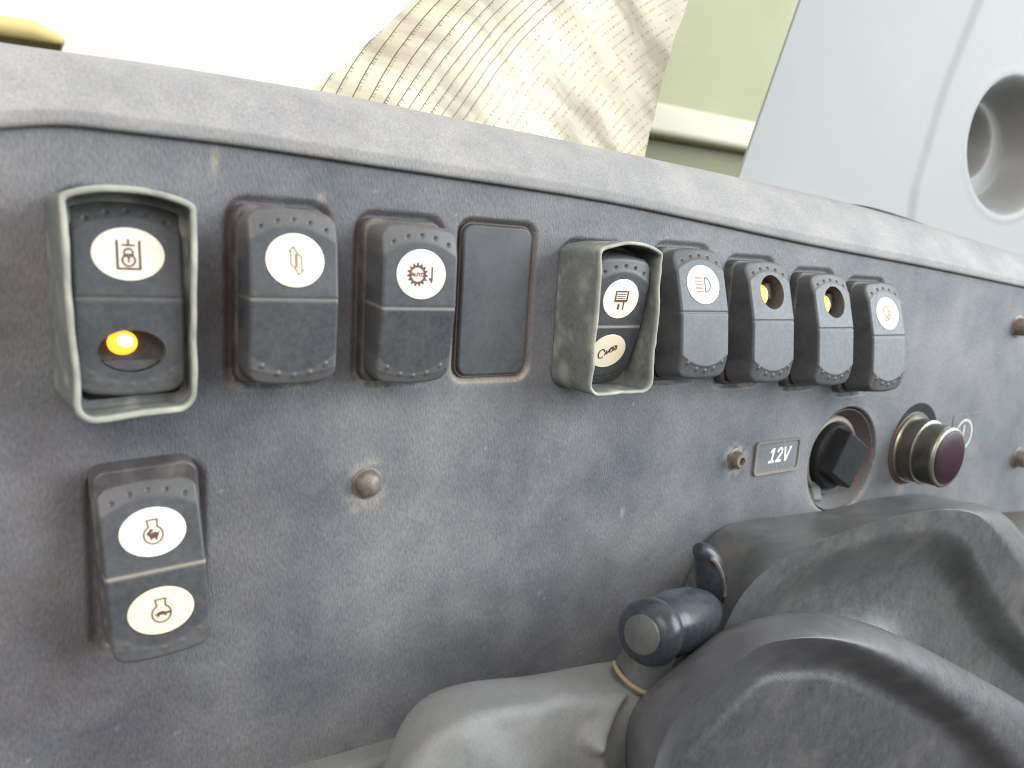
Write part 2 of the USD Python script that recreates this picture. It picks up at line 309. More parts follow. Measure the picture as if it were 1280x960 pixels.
def build_ledge():
    prof = np.array([(-0.6, -3.0), (-0.75, 0.8), (-0.45, 1.7), (0.2, 2.0), (2.9, 1.9), (3.5, 1.4), (5, 0.0), (8, -2.2), (12, -5.0), (15.5, -8.6), (18.0, -12.5), (19.6, -17.5), (20.3, -24), (20.0, -34), (18.5, -60), (16, -100)], float)
    tt = np.r_[0, np.cumsum(np.hypot(*np.diff(prof, axis=0).T))]
    q = PchipInterpolator(tt, prof)(np.r_[np.linspace(0, 8, 14)[:-1], np.linspace(8, 30, 40)[:-1], np.linspace(30, tt[-1], 20)])
    xs = np.arange(-215, 556, 1.6)
    hgt = (ledge_y(xs) - top_y(xs)) / 20.0
    x = np.repeat(xs[:, None], len(q), 1)
    y = top_y(xs)[:, None] + np.where(q[None, :, 0] > 0, q[None, :, 0] * hgt[:, None], q[None, :, 0])
    z = np.repeat(q[None, :, 1], len(xs), 0)
    v = np.stack([x, y, z], -1).reshape(-1, 3)
    v[:, 2] += 0.5 * (fb(v, 30, 4, 3) - 0.5)
    return trimesh.Trimesh(v, grid_faces(len(xs), len(q)), process=False)
def ledge_tint(v):
    n = fb(v, 6, 9, 4); h = (v[:, 1] - top_y(v[:, 0]))
    sp = fb(v, 1.8, 22, 2)
    return np.clip(np.c_[0.10 * (1 - sm(h, 2.6, 3.4)) + 0 * n, np.maximum(0.30 * sm(n, 0.5, 0.75) * sm(-v[:, 0], -80, 60), 0.5 * sm(sp, 0.9, 0.95)), 0 * n], 0, 1)
tagp(add('dashboard_ledge', build_ledge(), M_ledge, smooth=True, tint=ledge_tint), kind='structure')
fl = trimesh.creation.box([420, 4, 500]); fl.apply_translation([470, -300, 0])
lower = trimesh.creation.box([400, 260, 6]); lower.apply_translation([420, -230, -50])
tagp(add('lower_wall', lower, M_wall, smooth=False), kind='structure')

# ------------------------------------------------------------------ symbols (mm, centred on their oval)
def line(pts, w=0.42): return LineString(pts).buffer(w / 2, cap_style=2, join_style=1)
def ring(x, y, r, w=0.4, sx=1.0): return affinity.scale(Point(x, y).buffer(r + w / 2, 32).difference(Point(x, y).buffer(r - w / 2, 32)), sx, 1, origin=(x, y))
def text_poly(t, h, x, y, bold=False):
    m = meshkit.text_mesh(t, h, 0.1, bold)
    tri = m.vertices[m.faces][:, :, :2]; nz = np.abs(m.face_normals[:, 2]) > 0.9
    p = unary_union([Polygon(q).buffer(0.004) for q in tri[nz]])
    b = p.bounds
    return affinity.translate(p, x - (b[0] + b[2]) / 2, y - (b[1] + b[3]) / 2)
def sym_tank():
    return unary_union([line([(-2.4, 3.2), (-2.4, -3.4), (2.4, -3.4), (2.4, 3.2)], 0.5), line([(-1.4, 2.1), (1.4, 2.1)]), line([(0, 2.1), (0, 3.5)]), ring(0, -1.4, 1.35, 0.42), ring(0, 0.35, 0.95, 0.4), line([(0, -2.0), (0, -0.8)], 0.4), line([(-0.7, 1.15), (0.7, 1.15)], 0.3)])
def sym_arrows():
    up = [(-0.55, 3.6), (-1.75, 2.3), (-1.25, 2.4), (-1.25, -1.0), (0.0, -2.0), (0.0, 1.6), (0.75, 1.6), (-0.55, 3.6)]
    dn = [(-x + 0.35, -y) for x, y in up]
    return unary_union([line(up, 0.28), line(dn, 0.28)])
def sym_gear():
    g = ring(-1.3, 0, 2.3, 0.55)
    teeth = [affinity.rotate(Polygon([(-1.3 - 0.42, 2.4), (-1.3 + 0.42, 2.4), (-1.3 + 0.12, 3.35), (-1.3 - 0.12, 3.35)]), 360 / 15 * k, origin=(-1.3, 0)) for k in range(15)]
    return unary_union([g, *teeth, text_poly('AUTO', 1.05, -1.3, 0, True), line([(3.3, 2.3), (3.3, -1.8)], 0.4), Polygon([(3.3, -2.3), (2.3, -0.9), (3.05, -1.2)]).buffer(0.1)])
def sym_implement():
    p = [line([(-2.6, 2.6), (2.0, 2.6)], 0.4), line([(-2.6, 2.8), (-2.6, -0.6)], 0.4), line([(-2.8, -0.6), (2.7, -0.6)], 0.7), line([(2.6, 2.8), (2.6, -0.6)], 0.5), line([(1.4, -0.8), (1.4, -3.6)], 0.4), line([(-0.7, -1.5), (-0.7, -3.4)], 0.4), Polygon([(-1.3, -2.4), (-0.1, -2.4), (-0.7, -1.4)]), Polygon([(-1.3, -2.9), (-0.1, -2.9), (-0.7, -3.7)])]
    p += [line([(-2.4, yy), (1.6, yy)], 0.2) for yy in (0.3, 1.0, 1.7)]
    return unary_union(p)
def sym_curl():
    a = np.linspace(0.5, 2 * np.pi - 0.7, 30)
    c = [(-2.6 + 1.3 * np.cos(t), -0.9 + 1.7 * np.sin(t)) for t in a]
    return unary_union([line(c, 0.34), line([(-1.2, -1.5), (-0.7, 0.3), (-0.3, -1.0), (0.4, 0.5)], 0.34), ring(1.1, 0.5, 0.75, 0.34), ring(2.6, 1.3, 0.8, 0.34), line([(0.4, -0.4), (1.2, 1.7), (2.2, 0.3), (3.2, 2.4)], 0.3)])
def sym_beam():
    a = np.linspace(-np.pi / 2, np.pi / 2, 24)
    dsh = [(0.7 + 2.6 * np.cos(t), 2.6 * np.sin(t)) for t in a]
    return line(dsh + [dsh[0]], 0.5)
def sym_beam_rays():
    return unary_union([line([(-3.9, yy), (-0.4, yy)], 0.5) for yy in (-2.4, -1.2, 0, 1.2, 2.4)])
def sym_worklamp():
    return unary_union([ring(-1.2, 1.0, 2.1, 0.5, 0.85), ring(-1.0, -2.4, 0.8, 0.45), line([(0.3, -0.3), (0.9, -2.8)], 0.45), line([(1.2, 0.0), (2.6, -2.2)], 0.45), line([(1.5, 1.0), (3.0, 0.2)], 0.42)])
def sym_engine():
    a = np.linspace(np.radians(118), np.radians(422), 44)
    c = [(2.25 * np.cos(t), -0.7 + 2.25 * np.sin(t)) for t in a]
    return line([(-1.0, 1.3)] + [(-1.25, 3.1), (1.25, 3.1), (1.0, 1.3)] + c[::-1] + [(-1.0, 1.3)], 0.34)
def sym_rabbit():
    b = affinity.rotate(affinity.scale(Point(0.1, -0.8).buffer(1.0, 16), 1.15, 0.75), 15)
    return unary_union([b, Point(-1.05, -0.35).buffer(0.5), affinity.rotate(affinity.scale(Point(-0.75, 0.35).buffer(0.7, 12), 0.35, 1.0), -35), affinity.rotate(affinity.scale(Point(-0.4, 0.3).buffer(0.65, 12), 0.32, 1.0), -55), Polygon([(0.7, -0.7), (1.5, 0.1), (1.55, 0.25), (1.2, -0.9)]), Polygon([(-0.7, -1.2), (-0.9, -1.9), (-0.4, -1.9), (-0.1, -1.3)]), Polygon([(0.6, -1.2), (0.25, -2.1), (0.75, -2.0), (1.1, -1.1)])])
def sym_turtle():
    d = affinity.scale(Point(0, -0.95).buffer(1.0, 20), 1.25, 0.85).intersection(sbox(-3, -1.05, 3, 3))
    return unary_union([d, affinity.scale(Point(1.55, -0.7).buffer(0.4), 1.2, 0.8), Polygon([(-1.0, -1.0), (-1.25, -1.5), (-0.7, -1.45), (-0.5, -1.0)]), Polygon([(0.5, -1.0), (0.75, -1.5), (1.2, -1.45), (1.0, -1.0)]), Polygon([(-1.1, -0.95), (-1.9, -0.8), (-1.1, -0.6)])])

# ------------------------------------------------------------------ rocker switches
H0, PIV = 14.8, 4.0
def rocker_height(x, y, u=0.046, grip=1.0):
    h = H0 - np.abs(y) * math.tan(math.radians(4.6))
    h = h - 0.35 * np.exp(-(y / 0.42) ** 2)                                     # the seam across the middle
    arc = 18.2 - 0.030 * x ** 2
    h = h - 0.20 * np.clip(y - arc, 0, 9) * sm(y - arc, 0, 1.6)
    arb = -18.6 - 1.5 * (u < 0.03) + u * x ** 2
    h = h - 0.30 * grip * np.clip(arb - y, 0, 9) * sm(arb - y, 0, 1.0)
    for k in range(5):
        bx = -8.6 + 4.3 * k
        by = 20.4 - 0.030 * bx ** 2
        h = h - 0.65 * np.exp(-(((x - bx) ** 2 + (y - by) ** 2) / 0.24) ** 1.5)
        by = -20.6 + 0.040 * bx ** 2
        h = h + 0.45 * grip * np.exp(-(((x - bx) ** 2 + (y - by) ** 2) / 0.4) ** 1.5)
    return h
def rocker_edges(x, hw=12.0, hh=23.3, r=3.4):
    ax = np.abs(x); c = np.maximum(ax - (hw - r), 0)
    e = hh - 1.3 * (x / hw) ** 2 - (r - np.sqrt(np.maximum(r * r - c * c, 0)))
    return -e + 0.0, e
def rocker_mesh(cuts=(), u_=0.032, grip=1.0):
    hw = 12.0
    u = np.linspace(-1, 1, 86); xs = hw * np.sign(u) * (1 - (1 - np.abs(u)) ** 1.25)
    t = np.linspace(-1, 1, 160); t = np.sign(t) * (1 - (1 - np.abs(t)) ** 1.12)
    lo, hi = rocker_edges(xs)
    x = np.repeat(xs[:, None], len(t), 1)
    y = (lo + hi)[:, None] / 2 + (hi - lo)[:, None] / 2 * t[None]
    h = rocker_height(x, y, u_, grip)
    rb = 1.1
    e = np.minimum(np.minimum(hw - np.abs(x), hi[:, None] - y), y - lo[:, None]); e = np.clip(e, 0, rb)
    h = h - (rb - np.sqrt(np.maximum(rb * rb - (rb - e) ** 2, 0)))
    top = np.stack([x, y, h], -1).reshape(-1, 3)
    bot = top.copy(); bot[:, 2] = 0.0; bot[:, 0] *= 0.985; bot[:, 1] *= 0.985
    nu, nv = len(xs), len(t); F = grid_faces(nu, nv)
    idx = np.arange(nu * nv).reshape(nu, nv)
    loop = np.r_[idx[:-1, 0], idx[-1, :-1], idx[:0:-1, -1], idx[0, :0:-1]]
    n = nu * nv; a, b = loop, np.roll(loop, -1)
    side = np.vstack([np.stack([a, a + n, b + n], 1), np.stack([a, b + n, b], 1)])
    m = trimesh.Trimesh(np.vstack([top, bot]), np.vstack([F, F[:, ::-1] + n, side]), process=False)
    if cuts:
        q = to_man(m)
        for c in cuts: q = q - c
        m = man_tri(q)
    return m
def rocker_tint(dust_seam, edge, seed):
    def f(v):
        x, y, z = v.T
        n = fb(v + seed * 31, 5, seed, 4)
        seam = dust_seam * np.exp(-(y / 0.5) ** 2)
        up = 0.13 * edge * sm(y - (18.0 - 0.03 * x * x), 0, 2) * (0.4 + n)
        dn = 0.14 * edge * sm((-19.0 + 0.04 * x * x) - y, 0, 1.5) * (0.4 + n)
        side = 0.22 * edge * (1 - sm(z, 1, 7)) * sm(n, 0.4, 0.65)
        return np.clip(np.c_[0.2 * (1 - sm(z, 2, 6)) * n, np.maximum.reduce([seam, up, dn, side]), 0 * n], 0, 1)
    return f
def tilt_fn(s, deg):
    a = math.radians(deg); ca, sa = math.cos(a), math.sin(a)
    def f(m):
        v = np.asarray(m.vertices, float) * s
        y, z = v[:, 1], v[:, 2] - PIV
        # + tilt: the lower end (y < 0) comes out
        return trimesh.Trimesh(np.c_[v[:, 0], y * ca + z * sa, z * ca - y * sa + PIV], m.faces, process=False)
    return f
def place_on_face(mesh, oy, upper=True):
    """lays a flat mesh made round the origin on the rocker's upper or lower half at height oy"""
    k = math.tan(math.radians(4.6)) * (-1 if upper else 1)
    m = mesh.copy(); v = m.vertices.copy(); v[:, 1] += oy
    v[:, 2] += H0 + k * v[:, 1]; m.vertices = v
    return m
def oval(w, h): return affinity.scale(Point(0, 0).buffer(1, 48), w / 2, h / 2)

def make_switch(key, label, ovals=(), window=None, guard=None, seam=0.55, edge=1.0, seed=0, up=0.0, high=4.0, turn=0.0, shape=(0.032, 1.0)):
    cx, cy, s, deg = SW[key]
    t = thing('rocker_switch', label, 'switch', (cx, cy, 0), 'rocker switches on the dashboard panel')
    tl = tilt_fn(s, deg)
    if turn: UsdGeom.Xformable(t).AddRotateYOp().Set(-turn)
    add('bezel', bevel_plate(affinity.translate(rrect(25.2 * s, 48.4 * s, 3.6), 0, up), high, 1.0, -1.5), M_rocker if up else M_bezel, t, tint=lambda v: np.c_[0.2 * (cx < 60) + 0 * v[:, 0], 0.2 * sm(fb(v, 4, seed + 3), 0.45, 0.7), 0 * v[:, 0]])
    cuts = []
    if window == 'round':
        cuts = [m3.Manifold.cylinder(20, 6.5, 6.8, 56).translate([0.6, 11.0, 6.5])]
    elif window == 'oval':
        cuts = [m3.Manifold.cylinder(20, 1, 1.05, 64).scale([7.3, 5.0, 1]).translate([0.2, -12.6, 7.2])]
    base = rocker_mesh(cuts, *shape)
    tf = rocker_tint(seam, edge, seed)
    # the tint is worked out on the untilted shape
    vv, ff, nn = meshkit.arrays(base, 34)
    mm = tl(trimesh.Trimesh(vv, ff, process=False)); tn = tf(vv)
    order = {}
    def tint(v, src=mm, tn=tn):
        from scipy.spatial import cKDTree
        return tn[cKDTree(src.vertices).query(v)[1]]
    add('rocker', tl(base), M_rocker, t, smooth=34, tint=tint)
    for (oy, up, m, syms, size) in ovals:
        o = add('symbol_label', tl(place_on_face(bevel_plate(oval(*size), 0.35, 0.2, -0.1), oy, up)), m, t, smooth=30)
        for sy, smat in syms:
            add('symbol', tl(place_on_face(extrude(sy, 0.12, 0.30), oy, up)), smat, o, smooth=False)
    if window == 'round':
        wl = trimesh.creation.cylinder(6.3, 0.6, sections=48); wl.apply_translation([0.6, 11.0, 7.4]); add('lamp_well', tl(wl), M_well, t)
        tab = trimesh.creation.box([2.6, 6.0, 2.4]); tab.apply_translation([3.6, 12.0, 8.6]); add('inner_tab', tl(tab), M_bezel, t, smooth=False)
        ln = trimesh.creation.icosphere(3, 1.0); ln.apply_scale([2.6, 4.0, 2.8]); ln.apply_translation([-0.9, 10.4, 9.5])
        add('indicator_lamp', tl(ln), M_lamp_dim, t)
    elif window == 'oval':
        fl_ = extrude(oval(14.6, 10.4), 0.6, 7.3); fl_.apply_translation([0.2, -12.6, 0]); add('lamp_well', tl(fl_), M_bezel, t, smooth=False)
        shelf = extrude(oval(14.2, 9.4).intersection(sbox(-8, -6, 8, -2.2)), 3.4, 7.9); shelf.apply_translation([0.2, -12.6, 0]); add('window_shelf', tl(shelf), M_rocker, t, smooth=False)
        ln = trimesh.creation.icosphere(4, 1.0); ln.apply_scale([3.3, 2.9, 2.4]); ln.apply_translation([-1.6, -10.6, 10.4])
        lp = add('indicator_lamp', tl(ln), M_lamp, t, label='glowing amber lamp')
        hot = trimesh.creation.icosphere(3, 1.0); hot.apply_scale([1.7, 1.5, 1.0]); hot.apply_translation([-1.3, -10.2, 12.1]); add('bright_core', tl(hot), M_hot, lp)
    if guard:
        dx, dy, gw, gh, depth, seed_g, pull, thick, step = guard
        cxy = rrect(gw, gh, 5.0, 10)
        up = affinity.translate(affinity.scale(Point(0, 0).buffer(1, 64), gw * 0.62, 7.5), 0, gh / 2 - 5.4).intersection(sbox(-gw / 2, 0, gw / 2, gh))
        o = cxy.union(up).buffer(0.01); o = o.buffer(-2).buffer(2)
        i = o.buffer(-thick)
        N = 160
        def samp(p):
            c = np.array([p.exterior.interpolate(q, True).coords[0] for q in np.linspace(0, 1, N, endpoint=False)])
            if not Polygon(c).exterior.is_ccw: c = c[::-1]
            return np.roll(c, -int(np.argmin(np.abs(np.arctan2(c[:, 1], c[:, 0])))), 0)
        co, ci, cs = samp(o), samp(i), samp(o.buffer(-3.4))
        zs = np.linspace(0, 1, 16)
        rows = []
        for z in zs: rows.append((co, z, 0))
        rows.append((co * 0.75 + ci * 0.25, 1.0, 0.35)); rows.append((co * 0.25 + ci * 0.75, 1.0, 0.35))
        for z in np.linspace(1, step, 10): rows.append((ci, z, 0))
        rows.append((cs, step, 0)); rows.append((cs, 0, 0))
        V = []
        for c, z, extra in rows:
            p3 = np.c_[c[:, 0] * (1.0 - 0.10 * z), c[:, 1], np.full(N, z * depth)]
            wob = 1.6 * (fb(np.c_[c, 0 * c[:, :1]], 7, seed_g, 3) - 0.5) * z
            p3[:, 2] += wob * 1.3 + extra
            g2 = fb(p3, 14, seed_g + 2, 2) - 0.5; g3 = fb(p3, 14, seed_g + 5, 2) - 0.5
            p3[:, 0] += 1.1 * g2 * z; p3[:, 1] += 1.1 * g3 * z
            p3[:, 1] -= 1.0 * pull * z * sm(-p3[:, 1], 0, 24) * sm(-p3[:, 0], -14, 12)
            p3[:, 0] += pull * z * sm(-p3[:, 1], -26, 26) * sm(-p3[:, 0], -6, 10)
            p3[:, 0] += dx - cx; p3[:, 1] += dy - cy
            V.append(p3)
        v = np.vstack(V); i_ = np.arange(N); j_ = (i_ + 1) % N; f = []
        for k in range(len(rows) - 1):
            f += [np.stack([k * N + i_, k * N + j_, (k + 1) * N + j_], 1), np.stack([k * N + i_, (k + 1) * N + j_, (k + 1) * N + i_], 1)]
        gm = trimesh.Trimesh(v, np.vstack(f), process=False)
        add('guard', gm, M_guard, t, smooth=40, tint=lambda v: np.c_[0 * v[:, 0], np.clip(0.5 * sm(v[:, 2], depth - 1.2, depth + 0.4) + 0.3 * sm(fb(v, 6, seed_g), 0.5, 0.72), 0, 1), 0 * v[:, 0]])
    return t

OV = (15.6, 12.6)
make_switch('tank', 'rocker switch in grey rubber guard, tank symbol above a glowing amber oval window', [(10.3, True, M_label, [(sym_tank(), M_print)], (15.8, 12.4))], window='oval', guard=(-107.4, -1.2, 30.8, 49.6, 18.0, 11, 1.6, 1.5, 0.60), seam=0.15, edge=0.7, seed=1, shape=(0.016, 0.3))
make_switch('arrows', 'rocker switch with an up and a down arrow outlined on its white oval', [(10.0, True, M_label, [(sym_arrows(), M_print_soft)], (15.6, 14.0))], seam=0.3, edge=1.0, seed=2, shape=(0.016, 0.8))
make_switch('gear', 'rocker switch with a toothed gear reading AUTO and a down arrow on its white oval', [(9.6, True, M_label, [(sym_gear(), M_print)], (15.6, 14.2))], seam=0.45, edge=0.9, seed=3, shape=(0.016, 0.8))
make_switch('implement', 'rocker switch deep in a grey-green guard, two ovals with implement symbol and curly symbol', [(9.6, True, M_label, [(sym_implement(), M_print)], (15.4, 13.6)), (-9.4, False, M_cream, [(sym_curl(), M_print)], (15.4, 12.6))], guard=(40.2, -4.8, 30.5, 48.2, 19.0, 17, 0.0, 1.2, 0.25), seam=0.7, edge=0.6, seed=4)
make_switch('beam', 'rocker switch with headlight beam symbol, just right of the grey-green guard', [(9.8, True, M_label, [(sym_beam(), M_grey_print), (sym_beam_rays(), M_print_soft)], (16.0, 14.0))], seam=0.05, edge=0.5, seed=5)
make_switch('round_a', 'rocker switch with round amber lit hole, the larger and nearer one, beside the headlight switch', window='round', seam=0.0, edge=0.5, seed=6)
make_switch('round_b', 'rocker switch with round amber lit hole, the farther one, beside the work lamp switch', window='round', seam=0.0, edge=0.5, seed=7)
make_switch('worklamp', 'rocker switch with faint lamp symbol on its oval, at the right end of the row', [(9.6, True, M_label, [(sym_worklamp(), M_print_soft)], (15.8, 13.8))], seam=0.0, edge=0.5, seed=8)
make_switch('engine', 'rocker switch alone below the row, rabbit on upper oval, turtle on lower', [(9.8, True, M_label, [(sym_engine(), M_print), (sym_rabbit(), M_print)], (15.8, 12.4)), (-10.6, False, M_cream, [(sym_engine(), M_print), (sym_turtle(), M_print)], (15.8, 12.2))], seam=0.75, edge=0.8, seed=9, up=3.4, high=9.0, turn=3.0, shape=(0.016, 0.35))

# the blank plate
t = thing('blank_plate', 'plain dark blanking plate between the gear switch and the grey-green guarded switch', 'cover plate', (BLANK[0], BLANK[1], 0))
add('plate', bevel_plate(rrect(25.4, 47.6, 3.6), 2.6, 0.8, -2.0), M_rocker, t)
add('rim', extrude(rrect(26.6, 48.8, 4.0).difference(rrect(25.6, 47.8, 3.7)), 1.2, -2.0), M_bezel, t, smooth=False, tint=lambda v: np.c_[0.5 + 0 * v[:, 0], 0.3 * sm(-v[:, 1], 10, 24), 0 * v[:, 0]])

# ------------------------------------------------------------------ screws
def screw(x, y, r, label, dome=True):
    t = thing('panel_screw', label, 'screw', (x, y, 0), 'screws holding the panel')
    if dome:
        prof = [(r * math.cos(a), 1.4 + r * 0.62 * math.sin(a)) for a in np.linspace(0, math.pi / 2, 14)]
        prof[-1] = (0, prof[-1][1])
        m = revolve([(0, -1), (r * 1.02, -1), (r * 1.02, 0.9)] + prof, 40)
        v = m.vertices.copy(); v[:, 2] += 0.5 * (fb(v, 2.2, 7, 3) - 0.5) * (v[:, 2] > 1); m.vertices = v
        add('head', m, M_steel, t, smooth=40)
        add('washer', revolve([(0, -0.4), (r * 1.25, -0.4), (r * 1.25, 0.4), (r * 1.1, 0.7), (0, 0.7)], 40), M_steel, t)
    else:
        h = r * 1.15
        cyl = to_man(revolve([(0, -1), (r, -1), (r, h * 0.75), (r * 0.85, h), (0, h)], 40)) - m3.Manifold.cylinder(5, r * 0.5, r * 0.5, 6).translate([0, 0, h * 0.45])
        add('head', man_tri(cyl), M_steel, t, smooth=30)
        add('washer', revolve([(0, -0.3), (r * 1.3, -0.3), (r * 1.3, 0.3), (r * 1.15, 0.55), (0, 0.55)], 40), M_steel, t)
screw(-41.6, -55.6, 3.9, 'worn domed screw standing alone on the panel below the row of switches')
screw(123.6, -64.6, 3.6, 'brown hex socket screw left of the 12V plate', False)
screw(349.0, -9.6, 5.0, 'rusty screw at the right edge of the panel, the upper one', False)
screw(377.0, -89.2, 5.0, 'rusty screw at the right panel edge, the lower one beside ring symbol', False)

# ------------------------------------------------------------------ 12V plate, socket, lighter, symbol plate
t = thing('voltage_plate', 'small framed dark plate with white 12V lettering', 'label plate', (150.6, -65.8, 0))
add('plate', bevel_plate(rrect(30, 15.2, 2.2), 0.9, 0.4, -0.3), M_panel, t)
add('frame', extrude(rrect(30, 15.2, 2.2).difference(rrect(27.6, 12.8, 1.4)), 0.7, 0.45), M_bezel, t, smooth=False, tint=lambda v: np.c_[0 * v[:, 0], 0.30 + 0.25 * sm(-v[:, 1], 0, 6), 0 * v[:, 0]])
tx = text_poly('12V', 6.2, 1.6, 0.6, True); tx = affinity.skew(affinity.scale(tx, 0.85, 1), xs=12)
add('lettering', extrude(tx, 0.12, 0.62), M_white, t, smooth=False)
add('small_print', extrude(unary_union([sbox(-3.0 + q, -5.0, -2.2 + q, -3.6) for q in (0, 1.3, 2.5, 4.8, 6.1, 7.2)]), 0.1, 0.62), M_grey_print, t, smooth=False)

t = thing('power_socket', 'round recessed power socket with pale ring and black lever cap beside the 12V plate', 'socket', (SOCK[0], SOCK[1], 0))
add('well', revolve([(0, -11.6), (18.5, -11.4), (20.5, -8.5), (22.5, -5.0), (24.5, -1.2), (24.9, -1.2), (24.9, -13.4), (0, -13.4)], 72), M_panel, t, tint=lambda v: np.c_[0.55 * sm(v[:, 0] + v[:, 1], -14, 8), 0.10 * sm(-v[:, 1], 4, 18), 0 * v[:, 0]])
cr = revolve([(15.4, -8.0), (19.6, -8.0), (19.6, -3.0), (18.9, -2.0), (17.4, -2.0), (16.6, -2.8), (15.4, -5.0), (15.4, -8.0)], 72); cr.apply_translation([-1.0, 1.0, -3.0])
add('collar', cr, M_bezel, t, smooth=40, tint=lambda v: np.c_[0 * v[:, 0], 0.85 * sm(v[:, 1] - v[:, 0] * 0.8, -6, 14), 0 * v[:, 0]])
cp = revolve([(0, -7), (15.6, -7), (15.6, 2.2), (14.6, 3.2), (0, 3.4)], 64); cp.apply_translation([-1.0, 1.0, -5.0])
add('cap', cp, M_black, t, smooth=35)
hd = man_tri(m3.Manifold.batch_hull([m3.Manifold.sphere(1.1, 20).translate([a, b, c]) for a, b, c in [(-8.5, -10.5, 3), (8.5, -10.5, 3), (8.5, 10.5, 3), (-8.5, 10.5, 3), (-8.0, -10, 9.5), (8.0, -10, 9.5), (8.0, 10, 9.5), (-8.0, 10, 9.5)]]))
hd.apply_transform(trimesh.transformations.rotation_matrix(math.radians(-30), [0, 0, 1])); hd.apply_translation([-1.5, 1.5, -5.0])
add('handle', hd, M_black, t, smooth=40)
hg = man_tri(m3.Manifold.batch_hull([m3.Manifold.sphere(1.2, 16).translate([a, b, c]) for a, b, c in [(-15, -19, -5), (-9, -20, -5), (-12, -12, -3), (-8, -12, -3), (-14, -18, 0), (-9, -19, 0)]]))
hg.apply_translation([0, 0, -3.5]); add('hinge_tab', hg, M_guard, t, smooth=40)

t = thing('lighter_knob', 'round metal knob with dark red cap standing out of the panel', 'knob', (LIGHTER[0], LIGHTER[1], 0))
add('flange', revolve([(0, -1), (19.2, -1), (19.2, 0.6), (18.4, 1.2), (0, 1.2)], 72), M_bezel, t, tint=lambda v: np.c_[0.5 + 0 * v[:, 0], 0 * v[:, 0], 0 * v[:, 0]])
hr = revolve([(0, -1.2), (20.5, -1.2), (20.5, 0.3), (0, 0.3)], 72); hr.apply_translation([3.2, 3.0, 0]); add('backing_ring', hr, M_black, t)
add('base_ring', revolve([(0, 1.0), (17.8, 1.0), (18.0, 1.8), (17.4, 2.6), (0, 2.6)], 72), M_brass, t, smooth=50)
add('barrel', revolve([(0, 2.4), (16.4, 2.4), (16.4, 9.4), (15.4, 10.0), (15.4, 18.0), (14.6, 18.6), (0, 18.6)], 72), M_metal, t, smooth=40)
add('edge_ring', revolve([(14.0, 9.2), (16.2, 9.2), (16.7, 9.7), (16.2, 10.3), (14.0, 10.3)], 72), M_brass, t, smooth=60)
add('edge_ring', revolve([(12.6, 18.2), (15.2, 18.2), (15.6, 18.9), (15.1, 19.9), (14.0, 20.3), (12.6, 20.1)], 72), M_brass, t, smooth=60)
add('cap', revolve([(0, 18.6), (13.6, 18.6), (13.6, 20.2), (12.6, 20.9), (8, 21.4), (0, 21.6)], 64), M_red, t, smooth=40)

t = thing('symbol_plate', 'flat plate with a pale ring and bar symbol, half hidden behind the metal knob', 'label plate', (310.5, -70.6, 0))
add('plate', bevel_plate(rrect(31, 27, 1.2), 0.7, 0.3, -0.3), M_panel, t)
add('symbol', extrude(unary_union([ring(-2.5, 1.5, 8.2, 1.3), line([(-3.0, 6.8), (-3.0, -3.5)], 1.4)]), 0.12, 0.42), M_pale, t, smooth=False)

# ------------------------------------------------------------------ moulded parts in front of the panel
def curve(pts, n):
    p = np.asarray(pts, float); u = np.r_[0, np.cumsum(np.linalg.norm(np.diff(p, axis=0), axis=1))]
    return make_interp_spline(u / u[-1], p, 3)(np.linspace(0, 1, n))
def loft(curves, n=120, m=70, k=3, param=None):
    C = np.stack([curve(c, n) for c in curves])
    u = np.arange(len(curves)) if param is None else np.asarray(param, float)
    S = PchipInterpolator(u, C, axis=0)(np.linspace(u[0], u[-1], m)) if k == 1 else make_interp_spline(u, C, min(k, len(curves) - 1))(np.linspace(u[0], u[-1], m))
    return S.reshape(-1, 3), (m, n)
def xyw(xy, w): return [(a, b, w) for a, b in xy]
def solid_sheet(v, shape, flip):
    return trimesh.Trimesh(v, grid_faces(*shape, flip=flip), process=False)

A0 = [(93.7, -130.0, 20.0), (103.1, -105.7, 20.0), (116.4, -92.5, 20.0), (132.9, -90.7, 20.0), (164.8, -92.7, 20.0), (216.8, -93.7, 20.0), (278.4, -97.5, 20.0), (309.2, -106.5, 20.0), (336.5, -122.1, 20.0), (383.5, -153.1, 20.0), (602.3, -306.8, 20.0)]
A1 = [(66.0, -117.7, 50.0), (69.2, -102.9, 50.0), (79.0, -91.5, 50.0), (93.9, -85.4, 50.0), (116.2, -81.6, 50.0), (151.9, -79.2, 50.0), (206.3, -82.1, 50.0), (231.3, -88.9, 50.0), (253.1, -102.2, 50.0), (292.4, -130.9, 50.0), (461.7, -254.3, 50.0)]
A2 = [(74.8, -123.0, 50.0), (76.5, -108.4, 50.0), (87.0, -97.3, 50.0), (101.1, -91.0, 50.0), (121.2, -87.5, 50.0), (154.0, -85.8, 50.0), (198.9, -89.3, 50.0), (219.8, -96.2, 50.0), (238.3, -110.7, 50.0), (278.6, -145.1, 50.0), (432.6, -256.6, 50.0)]
A3 = [(109.2, -140.8, 40.0), (109.1, -127.4, 40.0), (116.8, -117.6, 40.0), (127.8, -111.6, 40.0), (148.2, -110.7, 40.0), (176.3, -111.5, 40.0), (208.0, -114.9, 40.0), (226.8, -122.3, 40.0), (241.1, -135.2, 40.0), (276.4, -164.3, 40.0), (411.9, -267.1, 40.0)]
A4 = [(142.8, -150.3, 46.0), (142.3, -143.1, 46.0), (142.5, -136.9, 46.0), (150.0, -134.5, 46.0), (161.2, -135.5, 46.0), (172.8, -136.5, 46.0), (185.5, -139.6, 46.0), (196.4, -146.0, 46.0), (204.9, -153.9, 46.0), (243.9, -182.8, 46.0), (331.8, -252.1, 46.0)]
A_ = [[(x, y - 2, 2.0) for x, y, z in A0], A0, A1, A2, A3, A4]
